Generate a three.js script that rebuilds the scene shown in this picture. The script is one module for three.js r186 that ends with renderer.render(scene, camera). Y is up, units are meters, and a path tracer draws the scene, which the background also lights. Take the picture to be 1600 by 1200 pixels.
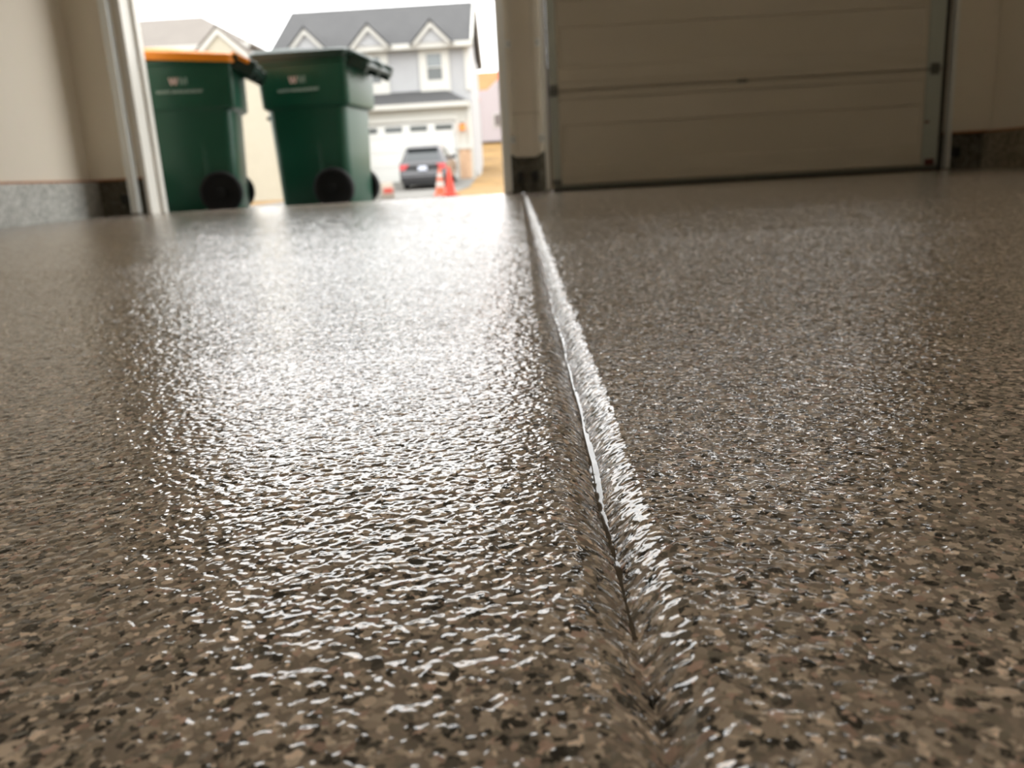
import * as THREE from 'three';
import { mergeGeometries } from 'three/addons/utils/BufferGeometryUtils.js';
import { RoundedBoxGeometry } from 'three/addons/geometries/RoundedBoxGeometry.js';

// ---------------------------------------------------------------- camera, sky, exposure
const scene = new THREE.Scene();
const EYE = 0.132;
const camera = new THREE.PerspectiveCamera(2 * Math.atan(600 / 1300) * 180 / Math.PI, 4 / 3, 0.01, 400);
camera.position.set(0, EYE, 0);
camera.rotation.order = 'YXZ';
camera.rotation.set(-14.2 * Math.PI / 180, 1.2 * Math.PI / 180, -3.25 * Math.PI / 180);
camera.focus = 0.36;
camera.userData.fStop = 12;
const renderer = new THREE.WebGLRenderer();
renderer.toneMapping = THREE.LinearToneMapping;
renderer.toneMappingExposure = 4.0;
renderer.shadowMap.enabled = true;

function rng(seed) { let s = seed | 0; return () => { s = (s + 0x6d2b79f5) | 0; let t = Math.imul(s ^ (s >>> 15), 1 | s); t = (t + Math.imul(t ^ (t >>> 7), 61 | t)) ^ t; return ((t ^ (t >>> 14)) >>> 0) / 4294967296; }; }
{ // even overcast sky, a little brighter towards the zenith
  const W = 256, Hh = 128, d = new Float32Array(W * Hh * 4);
  for (let r = 0; r < Hh; r++) {
    const el = ((r + 0.5) / Hh - 0.5) * Math.PI, up = Math.max(0, Math.sin(el)), L = 0.9 + 0.45 * up;
    for (let c = 0; c < W; c++) { const i = (r * W + c) * 4; d[i] = L; d[i + 1] = L; d[i + 2] = L * 0.99; d[i + 3] = 1; }
  }
  const sky = new THREE.DataTexture(d, W, Hh, THREE.RGBAFormat, THREE.FloatType);
  sky.mapping = THREE.EquirectangularReflectionMapping; sky.magFilter = THREE.LinearFilter; sky.minFilter = THREE.LinearFilter; sky.needsUpdate = true;
  scene.background = sky;
}

// ---------------------------------------------------------------- helpers
const taken = new Map();
function numbered(name) { const n = taken.get(name) ?? 0; taken.set(name, n + 1); return n ? name + '_' + String(n).padStart(3, '0') : name; }
function tag(o, label, category, group) { o.userData.label = label; o.userData.category = category; if (group) o.userData.group = group; return o; }
function thing(name, label, category, pos = [0, 0, 0], turn = 0, group) {
  const o = new THREE.Group(); o.name = numbered(name); o.position.set(...pos); o.rotation.y = turn; scene.add(o);
  return tag(o, label, category, group);
}
function shell(name) { const o = new THREE.Group(); o.name = name; o.userData.kind = 'structure'; scene.add(o); return o; }
function part(name, geo, mat, parent) {
  const g = Array.isArray(geo) ? mergeGeometries(geo.map((x) => { const y = x.index ? x.toNonIndexed() : x; return y; }), false) : geo;
  const m = new THREE.Mesh(g, mat); m.name = name; m.castShadow = m.receiveShadow = true; parent.add(m); return m;
}
function structMesh(name, geo, mat) { const m = part(name, geo, mat, scene); m.userData.kind = 'structure'; return m; }
// a box by its limits, uv in metres
function bx(x0, x1, y0, y1, z0, z1) {
  const g = new THREE.BoxGeometry(x1 - x0, y1 - y0, z1 - z0); g.translate((x0 + x1) / 2, (y0 + y1) / 2, (z0 + z1) / 2);
  const p = g.attributes.position, n = g.attributes.normal, uv = g.attributes.uv;
  for (let i = 0; i < p.count; i++) {
    const ax = Math.abs(n.getX(i)), ay = Math.abs(n.getY(i));
    uv.setXY(i, ax > 0.5 ? p.getZ(i) : p.getX(i), ay > 0.5 ? p.getZ(i) : p.getY(i));
  }
  return g;
}
function rbx(x0, x1, y0, y1, z0, z1, r = 0.005, s = 2) {
  const g = new RoundedBoxGeometry(x1 - x0, y1 - y0, z1 - z0, s, Math.min(r, (x1 - x0) / 2.01, (y1 - y0) / 2.01, (z1 - z0) / 2.01));
  g.translate((x0 + x1) / 2, (y0 + y1) / 2, (z0 + z1) / 2); return g;
}
// a solid from flat polygon points [[x,y]..] pushed from z0 to z1
function prism(pts, z0, z1, bevel = 0) {
  const s = new THREE.Shape(pts.map((p) => new THREE.Vector2(p[0], p[1])));
  const g = new THREE.ExtrudeGeometry(s, { depth: z1 - z0 - 2 * bevel, bevelEnabled: bevel > 0, bevelThickness: bevel, bevelSize: bevel, bevelOffset: -bevel, bevelSegments: 3, curveSegments: 6 });
  g.translate(0, 0, z0 + bevel); return g;
}
// rounded rectangles lofted upward: levels {y, x0, x1, z0, z1, r}
function loft(levels, cap = true, seg = 5) {
  const pos = [], idx = [], n = 4 * (seg + 1);
  for (const l of levels) {
    const r = Math.min(l.r, (l.x1 - l.x0) / 2.01, (l.z1 - l.z0) / 2.01);
    const cs = [[l.x1 - r, l.z1 - r, 0], [l.x0 + r, l.z1 - r, 90], [l.x0 + r, l.z0 + r, 180], [l.x1 - r, l.z0 + r, 270]];
    for (const [cx, cz, a0] of cs) for (let k = 0; k <= seg; k++) { const a = (a0 + 90 * k / seg) * Math.PI / 180; pos.push(cx + r * Math.cos(a), l.y + (l.dy ? l.dy(cx) : 0), cz + r * Math.sin(a)); }
  }
  for (let j = 0; j < levels.length - 1; j++) for (let i = 0; i < n; i++) {
    const a = j * n + i, b = j * n + (i + 1) % n, c = a + n, d = b + n; idx.push(a, c, b, b, c, d);
  }
  let g = new THREE.BufferGeometry();
  if (cap) {
    for (const [j, flip] of [[0, false], [levels.length - 1, true]]) {
      const l = levels[j], c = pos.length / 3; pos.push((l.x0 + l.x1) / 2, l.y + (l.dy ? l.dy((l.x0 + l.x1) / 2) : 0), (l.z0 + l.z1) / 2);
      for (let i = 0; i < n; i++) { const a = j * n + i, b = j * n + (i + 1) % n; flip ? idx.push(c, b, a) : idx.push(c, a, b); }
    }
  }
  g.setAttribute('position', new THREE.Float32BufferAttribute(pos, 3)); g.setIndex(idx);
  g = g.toNonIndexed(); g.computeVertexNormals();
  // soft normals where faces meet gently
  const p = g.attributes.position, nn = g.attributes.normal, map = new Map();
  for (let i = 0; i < p.count; i++) { const k = [p.getX(i), p.getY(i), p.getZ(i)].map((v) => Math.round(v * 1e4)).join(); if (!map.has(k)) map.set(k, []); map.get(k).push(i); }
  const out = new Float32Array(nn.array.length), a = new THREE.Vector3(), b = new THREE.Vector3(), s = new THREE.Vector3();
  for (const list of map.values()) for (const i of list) {
    a.fromBufferAttribute(nn, i); s.set(0, 0, 0);
    for (const j of list) { b.fromBufferAttribute(nn, j); if (a.dot(b) > 0.72) s.add(b); }
    s.normalize(); out.set([s.x, s.y, s.z], i * 3);
  }
  nn.array.set(out);
  g.setAttribute('uv', new THREE.Float32BufferAttribute(new Float32Array(p.count * 2), 2));
  return g;
}
function cyl(r0, r1, h, seg = 20) { return new THREE.CylinderGeometry(r0, r1, h, seg); }
function tube(pts, r, seg = 24, rad = 8) { return new THREE.TubeGeometry(new THREE.CatmullRomCurve3(pts.map((p) => new THREE.Vector3(...p))), seg, r, rad); }
function quad(a, b, c, d, t) { // four corners, thickness t along the face normal
  const A = [a, b, c, d].map((p) => new THREE.Vector3(...p));
  const n = new THREE.Vector3().crossVectors(A[1].clone().sub(A[0]), A[3].clone().sub(A[0])).normalize().multiplyScalar(t);
  const B = A.map((v) => v.clone().sub(n)), pos = [], f = (p, q, r, s) => { for (const v of [p, q, r, p, r, s]) pos.push(v.x, v.y, v.z); };
  f(...A); f(B[3], B[2], B[1], B[0]); for (let i = 0; i < 4; i++) { const j = (i + 1) % 4; f(A[i], B[i], B[j], A[j]); }
  const g = new THREE.BufferGeometry(); g.setAttribute('position', new THREE.Float32BufferAttribute(pos, 3)); g.computeVertexNormals();
  const uv = []; for (let i = 0; i < pos.length; i += 3) uv.push(pos[i], pos[i + 1] + pos[i + 2]); g.setAttribute('uv', new THREE.Float32BufferAttribute(uv, 2));
  return g;
}
function std(color, roughness = 0.6, extra = {}) { return new THREE.MeshPhysicalMaterial({ color, roughness, ...extra }); }

// periodic value noise, sum of octaves, 0..1
function noiseTile(N, octaves, seed) {
  const out = new Float32Array(N * N);
  for (const [cells, amp] of octaves) {
    const R = rng(seed + cells), g = new Float32Array(cells * cells).map(() => R());
    for (let y = 0; y < N; y++) for (let x = 0; x < N; x++) {
      const u = x / N * cells, v = y / N * cells, i = Math.floor(u), j = Math.floor(v), s = u - i, t = v - j, a = s * s * (3 - 2 * s), b = t * t * (3 - 2 * t);
      const G = (p, q) => g[(q % cells) * cells + p % cells];
      out[y * N + x] += amp * ((G(i, j) * (1 - a) + G(i + 1, j) * a) * (1 - b) + (G(i, j + 1) * (1 - a) + G(i + 1, j + 1) * a) * b);
    }
  }
  const total = octaves.reduce((s, o) => s + o[1], 0); for (let i = 0; i < out.length; i++) out[i] /= total;
  return out;
}
function dataTex(N, M, bytes, srgb) {
  const t = new THREE.DataTexture(bytes, N, M, THREE.RGBAFormat, THREE.UnsignedByteType);
  t.wrapS = t.wrapT = THREE.RepeatWrapping; t.magFilter = THREE.LinearFilter; t.minFilter = THREE.LinearMipmapLinearFilter; if (srgb) t.colorSpace = THREE.SRGBColorSpace; t.needsUpdate = true; return t;
}
// a colour texture that runs between two sRGB colours along a noise
function toneTex(N, octaves, seed, c0, c1, gain = 1) {
  const n = noiseTile(N, octaves, seed), d = new Uint8Array(N * N * 4);
  for (let i = 0; i < N * N; i++) { const k = Math.min(1, Math.max(0, 0.5 + (n[i] - 0.5) * gain)); for (let c = 0; c < 3; c++) d[i * 4 + c] = c0[c] + (c1[c] - c0[c]) * k; d[i * 4 + 3] = 255; }
  return dataTex(N, N, d, true);
}
function grayTex(N, octaves, seed) {
  const n = noiseTile(N, octaves, seed), d = new Uint8Array(N * N * 4);
  for (let i = 0; i < N * N; i++) { d[i * 4] = d[i * 4 + 1] = d[i * 4 + 2] = n[i] * 255; d[i * 4 + 3] = 255; }
  return dataTex(N, N, d, false);
}
function rep(t, r) { const c = t.clone(); c.repeat.set(r, r); c.needsUpdate = true; return c; }

// ---------------------------------------------------------------- the flake-coated floor
const GX = 0.0295;                                       // centre line of the control joint
const TILE = 0.5, FN = 2048, PXM = TILE / FN;
const flake = (() => {
  const h = new Float32Array(FN * FN), col = new Uint8Array(FN * FN), R = rng(77);
  const palette = [[103, 96, 88], [121, 113, 104], [87, 82, 75], [140, 130, 120], [71, 68, 63], [48, 46, 43], [26, 25, 24], [116, 101, 93]];
  const share = [0.24, 0.18, 0.15, 0.08, 0.1, 0.11, 0.07, 0.07];
  const M = FN - 1, tones = [];
  for (const p of palette) for (let k = 0; k < 4; k++) { const s = 0.88 + 0.08 * k; tones.push(p.map((v) => Math.min(255, v * s * 1.55))); }
  const COUNT = 62000;
  for (let f = 0; f < COUNT; f++) {
    const cx = R() * FN, cy = R() * FN, big = 1 - f / COUNT;
    const rad = (0.0011 + 0.0021 * Math.pow(R(), 1.6)) / PXM;
    const nv = 4 + Math.floor(R() * 4), a0 = R() * 6.28, asp = 0.6 + 0.4 * R(), rot = R() * 6.28, cr = Math.cos(rot), sr = Math.sin(rot), px = [], py = [];
    for (let k = 0; k < nv; k++) { const a = a0 + (k + 0.55 * (R() - 0.5)) / nv * 6.2832, r = rad * (0.85 + 0.3 * R()), u = Math.cos(a) * r, v = Math.sin(a) * r * asp; px.push(u * cr - v * sr); py.push(u * sr + v * cr); }
    let q = R(), pi = 0; while (pi < share.length - 1 && q > share[pi]) q -= share[pi++];
    const tone = pi * 4 + Math.floor(R() * 4);
    const tx = (R() - 0.5) * 0.34, ty = (R() - 0.5) * 0.34;
    let base = 0, cnt = 0;
    for (let k = 0; k < nv; k++) { const X = Math.floor(cx + px[k] * 0.7) & M, Y = Math.floor(cy + py[k] * 0.7) & M; base += h[Y * FN + X]; cnt++; }
    base += h[(Math.floor(cy) & M) * FN + (Math.floor(cx) & M)]; cnt++;
    const level = base / cnt * 0.92 + 0.00011 / PXM * (0.7 + 0.6 * R());   // heights in texels for now
    const B = Math.ceil(rad * 1.2), X0 = Math.floor(cx), Y0 = Math.floor(cy);
    for (let y = -B; y <= B; y++) for (let x = -B; x <= B; x++) {
      let inside = true;
      for (let k = 0; k < nv; k++) { const j = (k + 1) % nv; if ((px[j] - px[k]) * (y - py[k]) - (py[j] - py[k]) * (x - px[k]) < 0) { inside = false; break; } }
      if (!inside) continue;
      const i = ((Y0 + y) & M) * FN + ((X0 + x) & M), z = level + tx * x + ty * y;
      if (z > h[i] - 0.25) { h[i] = Math.max(z, h[i]); col[i] = tone; }
    }
  }
  // the clear coat levels the flakes: blur along rows, then columns
  function blur(src, sigma) {
    const r = Math.ceil(sigma * 2.6), w = []; let sum = 0; for (let k = -r; k <= r; k++) { const e = Math.exp(-k * k / (2 * sigma * sigma)); w.push(e); sum += e; }
    const tmp = new Float32Array(FN * FN), out = new Float32Array(FN * FN);
    for (let y = 0; y < FN; y++) for (let x = 0; x < FN; x++) { let s = 0; for (let k = -r; k <= r; k++) s += w[k + r] * src[y * FN + ((x + k) & M)]; tmp[y * FN + x] = s / sum; }
    for (let y = 0; y < FN; y++) for (let x = 0; x < FN; x++) { let s = 0; for (let k = -r; k <= r; k++) s += w[k + r] * tmp[((y + k) & M) * FN + x]; out[y * FN + x] = s / sum; }
    return out;
  }
  const fine = blur(h, 2.4), wide = blur(blur(fine, 12), 12), H = new Float32Array(FN * FN);
  const mm = noiseTile(FN, [[60, 1], [130, 0.6], [260, 0.35]], 5);
  for (let i = 0; i < H.length; i++) H[i] = ((fine[i] - wide[i]) * 1.0) * PXM + (mm[i] - 0.5) * 0.0007;
  let s2 = 0; for (let y = 0; y < FN; y += 3) for (let x = 0; x < FN; x += 3) { const dx = (H[y * FN + ((x + 1) & M)] - H[y * FN + ((x - 1) & M)]) / (2 * PXM); s2 += dx * dx; }
  const rms = Math.sqrt(s2 / Math.pow(Math.ceil(FN / 3), 2)), WANT = 0.085, k = WANT / rms;
  console.log('coat slope before', rms.toFixed(4));
  for (let i = 0; i < H.length; i++) H[i] *= k;
  const cm = new Uint8Array(FN * FN * 4), nm = new Uint8Array(FN * FN * 4);
  for (let y = 0; y < FN; y++) for (let x = 0; x < FN; x++) {
    const i = y * FN + x, t = tones[col[i]];
    cm[i * 4] = t[0]; cm[i * 4 + 1] = t[1]; cm[i * 4 + 2] = t[2]; cm[i * 4 + 3] = 255;
    const dx = (H[y * FN + ((x + 1) & M)] - H[y * FN + ((x - 1) & M)]) / (2 * PXM), dy = (H[((y + 1) & M) * FN + x] - H[((y - 1) & M) * FN + x]) / (2 * PXM), L = 1 / Math.hypot(dx, dy, 1);
    nm[i * 4] = Math.round((0.5 - 0.5 * dx * L) * 255); nm[i * 4 + 1] = Math.round((0.5 - 0.5 * dy * L) * 255); nm[i * 4 + 2] = Math.round((0.5 + 0.5 * L) * 255); nm[i * 4 + 3] = 255;
  }
  const at = (x, z) => { // height of the coat at a place on the floor, metres
    const u = x / PXM - 0.5, v = -z / PXM - 0.5, i = Math.floor(u), j = Math.floor(v), s = u - i, t = v - j, G = (p, q) => H[(q & M) * FN + (p & M)];
    return (G(i, j) * (1 - s) + G(i + 1, j) * s) * (1 - t) + (G(i, j + 1) * (1 - s) + G(i + 1, j + 1) * s) * t;
  };
  return { at, color: dataTex(FN, FN, cm, true), normal: dataTex(FN, FN, nm, false) };
})();
const wave = (z) => 0.0007 * Math.sin(z * 9.1 + 1) + 0.0004 * Math.sin(z * 23.7) + 0.0003 * Math.sin(z * 61);
const HALF = 0.0185, DEEP = 0.0118;
function groove(x, z) { const u = Math.min(1, Math.abs(x - GX - wave(z)) / HALF), e = 1 - u; return -DEEP * Math.pow(e, 1.75); }
const coatMat = new THREE.MeshPhysicalMaterial({ map: flake.color, normalMap: flake.normal, normalScale: new THREE.Vector2(1, 1), roughness: 0.055, ior: 1.75 });
function floorPatch(name, xs, zs, amp, parent, coarse = false) {
  const nx = xs.length, nz = zs.length, pos = new Float32Array(nx * nz * 3), nor = new Float32Array(nx * nz * 3), uv = new Float32Array(nx * nz * 2), idx = new Uint32Array((nx - 1) * (nz - 1) * 6);
  for (let j = 0, o = 0; j < nz; j++) for (let i = 0; i < nx; i++, o++) {
    const x = xs[i], z = zs[j], near = Math.abs(x - GX) < HALF + 0.004, g = near ? groove(x, z) : 0;
    pos[o * 3] = x; pos[o * 3 + 1] = g + (amp ? amp(z) * flake.at(x, z) : 0); pos[o * 3 + 2] = z;
    let sx = 0, sz = 0; if (near) { sx = (groove(x + 4e-4, z) - groove(x - 4e-4, z)) / 8e-4; sz = (groove(x, z + 4e-4) - groove(x, z - 4e-4)) / 8e-4; }
    const L = 1 / Math.hypot(sx, 1, sz); nor[o * 3] = -sx * L; nor[o * 3 + 1] = L; nor[o * 3 + 2] = -sz * L;
    uv[o * 2] = x / TILE; uv[o * 2 + 1] = -z / TILE;
  }
  for (let j = 0, o = 0; j < nz - 1; j++) for (let i = 0; i < nx - 1; i++) { const a = j * nx + i, b = a + 1, c = a + nx, d = c + 1; idx[o++] = a; idx[o++] = b; idx[o++] = c; idx[o++] = b; idx[o++] = d; idx[o++] = c; } // zs run towards the doors, so this order faces up
  const g = new THREE.BufferGeometry(); g.setAttribute('position', new THREE.BufferAttribute(pos, 3)); g.setAttribute('normal', new THREE.BufferAttribute(nor, 3)); g.setAttribute('uv', new THREE.BufferAttribute(uv, 2)); g.setIndex(new THREE.BufferAttribute(idx, 1));
  if (coarse) g.computeVertexNormals(); // here the mesh holds the broad relief and the normal map the flakes
  const m = part(name, g, coatMat, parent); return m;
}
function range(a, b, step) { const n = Math.max(1, Math.round(Math.abs(b - a) / step)), out = []; for (let i = 0; i <= n; i++) out.push(a + (b - a) * i / n); return out; }
const XL = -2.81, XR = 3.055, ZB = 1.6, ZF = -5.62, ZE = -5.78;
const floorRoot = shell('floor');
{
  const GL = GX - HALF - 0.006, GR = GX + HALF + 0.006, gx = range(GL, GR, 0.0016);
  // close to the lens: every flake in relief
  const near = floorPatch('flake_coating', range(-0.45, 0.45, 0.001), range(-0.07, -0.66, 0.001), () => 1, floorRoot);
  const mid = floorPatch('flake_coating', [...range(-1.1, GL, 0.0027).slice(0, -1), ...gx, ...range(GR, 1.1, 0.0027).slice(1)], range(-0.66, -1.6, 0.0027), (z) => 1 - (z + 0.66) / 0.94, floorRoot, true);
  floorPatch('flake_coating', [...range(-1.7, GL, 0.006).slice(0, -1), ...range(GL, GR, 0.0024), ...range(GR, 1.7, 0.006).slice(1)], range(-1.6, -2.4, 0.003), () => 2, floorRoot, true);
  const far = floorPatch('flake_coating', [...range(XL, GL, 0.02).slice(0, -1), ...range(GL, GR, 0.0024), ...range(GR, XR, 0.02).slice(1)], range(-2.4, ZE, 0.003), () => 2, floorRoot, true);
  const back = floorPatch('flake_coating', [XL, -1.1, GL - 0.01, ...gx, GR + 0.01, 1.1, XR], range(ZB, -0.07, 0.03), 0, floorRoot);
  for (const [x0, x1, z0, z1] of [[XL, -0.45, -0.07, -0.66], [0.45, XR, -0.07, -0.66], [XL, -1.1, -0.66, -1.6], [1.1, XR, -0.66, -1.6], [XL, -1.7, -1.6, -2.4], [1.7, XR, -1.6, -2.4]]) floorPatch('flake_coating', [x0, x1], [z0, z1], 0, floorRoot);
  // the bead of clear resin that ran together at the bottom of the joint
  const R = rng(9), zs = range(-0.232, ZE + 0.02, 0.004), us = [-1, -0.7, -0.4, -0.15, 0.1, 0.35, 0.6, 0.8, 1], pos = [], idx = [];
  let lvl = 0, wid = 0.0022;
  zs.forEach((z, j) => {
    lvl += (R() - 0.5) * 0.0005; lvl *= 0.9; wid += (R() - 0.5) * 0.0005; wid += (0.0024 - wid) * 0.12;
    for (const u of us) pos.push(GX + wave(z) + u * wid, -DEEP + 0.0010 + lvl + 0.0005 * u * u + 0.0004 * u, z);
    if (j) for (let i = 0; i < us.length - 1; i++) { const a = (j - 1) * us.length + i, b = a + 1, c = a + us.length, d = c + 1; idx.push(a, b, c, b, d, c); }
  });
  const g = new THREE.BufferGeometry(); g.setAttribute('position', new THREE.Float32BufferAttribute(pos, 3)); g.setIndex(idx); g.computeVertexNormals();
  part('resin_bead', g, new THREE.MeshPhysicalMaterial({ color: 0x4a4238, roughness: 0.05, ior: 1.52 }), floorRoot);
  part('slab', bx(XL - 0.1, XR + 0.1, -0.2, -0.02, ZE, ZB + 0.1), std(0x8d8980, 0.9), floorRoot);
}

// ---------------------------------------------------------------- garage shell
const paintBump = grayTex(256, [[32, 1], [64, 1], [128, 0.8]], 21);
const wallMat = std(0xd6ccb6, 0.75, { map: rep(toneTex(256, [[3, 1], [9, 0.5], [60, 0.25]], 31, [220, 211, 194], [226, 218, 202]), 0.5), bumpMap: rep(paintBump, 3), bumpScale: 0.0006 });
wallMat.color.set(0xffffff);
const ceilMat = std(0xdcd8cc, 0.9);
const ceilY = 2.95, opTop = 2.42;
structMesh('wall_left', bx(XL - 0.14, XL, 0.238, ceilY, ZE, ZB), wallMat);
structMesh('wall_right', bx(XR, XR + 0.14, 0.233, ceilY, ZE, ZB), wallMat);
structMesh('wall_back', bx(XL - 0.14, XR + 0.14, 0, ceilY, ZB, ZB + 0.14), wallMat);
structMesh('ceiling', bx(XL - 0.14, XR + 0.14, ceilY, ceilY + 0.14, ZE, ZB + 0.14), ceilMat);
structMesh('wall_facade', [bx(-9, 9, ceilY + 0.14, 6.6, ZE, ZE + 0.16), bx(-9, XL - 0.14, -0.2, ceilY + 0.14, ZE, ZE + 0.16), bx(XR + 0.14, 9, -0.2, ceilY + 0.14, ZE, ZE + 0.16)], std(0xb5b1a8, 0.8));
structMesh('trim_4', bx(-9.3, 9.3, 6.55, 6.75, ZE - 0.5, ZE + 0.2), std(0xc8c6c0, 0.7));
const L0 = -2.46, L1 = -0.085, R0 = 0.215, R1 = 2.68;             // the two door openings
const front = shell('wall_front');
part('drywall_return', bx(XL, L0, 0.24, ceilY, ZE, ZF), wallMat, front);
part('drywall_return', bx(R1, XR, 0.235, ceilY, ZE, ZF), wallMat, front);
part('door_header', bx(L0, R1, opTop, ceilY, ZE, ZF), wallMat, front);
{ // drywall on the pillar ends in a rounded lower edge above the bare concrete
  const s = [[L1 + 0.03, 2.42], [L1 + 0.03, 0.262], [L1 + 0.055, 0.245], [L1 + 0.08, 0.228], [0.12, 0.226], [0.15, 0.245], [0.18, 0.262], [R0 - 0.03, 0.262], [R0 - 0.03, 2.42]];
  part('drywall_pillar', prism(s.reverse(), ZE + 0.02, ZF), wallMat, front);
  part('drywall_strip', rbx(0.002, 0.125, 0.232, 2.42, ZF, ZF + 0.012, 0.005), wallMat, front);
  part('drywall_seam', rbx(-0.02, 0.15, 0.497, 0.503, ZF, ZF + 0.0135, 0.002), std(0xb4aa94, 0.8), front);
}
// concrete stem walls
function speckle(seed, base, spread) {
  const N = 512, d = new Uint8Array(N * N * 4), n = noiseTile(N, [[64, 1], [128, 1], [256, 1]], seed), w = noiseTile(N, [[5, 1], [11, 0.6]], seed + 3), R = rng(seed);
  for (let i = 0; i < N * N; i++) { const v = (n[i] - 0.5) * spread * 2.2 + (w[i] - 0.5) * 18 + (R() - 0.5) * spread * 0.35; for (let c = 0; c < 3; c++) d[i * 4 + c] = Math.max(0, Math.min(255, base[c] + v)); d[i * 4 + 3] = 255; }
  return dataTex(N, N, d, true);
}
const curbMat = std(0xffffff, 0.6, { map: speckle(41, [176, 177, 171], 60), bumpMap: rep(paintBump, 2), bumpScale: 0.001 });
const rawMat = std(0xffffff, 0.9, { map: speckle(47, [92, 88, 76], 44) });
const sillMat = std(0xffffff, 0.8, { map: rep(toneTex(128, [[4, 1], [40, 1]], 8, [150, 96, 56], [186, 128, 82]), 2) });
structMesh('baseboard_left', bx(XL - 0.14, XL + 0.02, 0, 0.226, ZE, ZB), curbMat);
structMesh('baseboard_right', bx(XR - 0.02, XR + 0.14, 0, 0.221, ZE, ZB), std(0xffffff, 0.7, { map: speckle(43, [124, 115, 96], 64), bumpMap: rep(paintBump, 2), bumpScale: 0.001 }));
structMesh('trim_1', bx(XL - 0.1, XL + 0.008, 0.226, 0.2385, ZE, ZB), sillMat);
structMesh('trim_2', bx(XR - 0.006, XR + 0.1, 0.221, 0.2335, ZE, ZB), sillMat);
{
  const b = shell('baseboard_front');
  part('stem_wall', bx(XL + 0.02, L0, 0, 0.228, ZE, ZF - 0.05), rawMat, b);
  part('stem_wall', bx(L1, R0, 0, 0.262, ZE, ZF - 0.05), rawMat, b);
  part('stem_wall', bx(R1, XR - 0.02, 0, 0.222, ZE, ZF - 0.05), rawMat, b);
  part('sill_plate', bx(XL + 0.02, L0 + 0.0, 0.228, 0.24, ZE, ZF - 0.004), sillMat, b);
  part('sill_plate', bx(R1, XR - 0.02, 0.222, 0.235, ZE, ZF - 0.004), sillMat, b);
}
// white door frames lining the openings
const whiteMat = std(0xe4e2da, 0.5);
{
  const t = shell('trim_3');
  part('jamb_board', rbx(L0 - 0.005, L0 + 0.022, 0, opTop, ZE - 0.03, ZF + 0.004, 0.004), whiteMat, t);
  part('jamb_board', rbx(L1 - 0.012, L1 + 0.008, 0, opTop, ZE - 0.03, ZF + 0.004, 0.004), whiteMat, t);
  part('head_board', rbx(L0 + 0.022, L1 - 0.012, opTop - 0.022, opTop, ZE - 0.03, ZF + 0.004, 0.004), whiteMat, t);
  part('stop_strip', rbx(L0 + 0.022, L0 + 0.045, 0, opTop - 0.022, ZE - 0.045, ZE + 0.02, 0.003), whiteMat, t);
}

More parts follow.
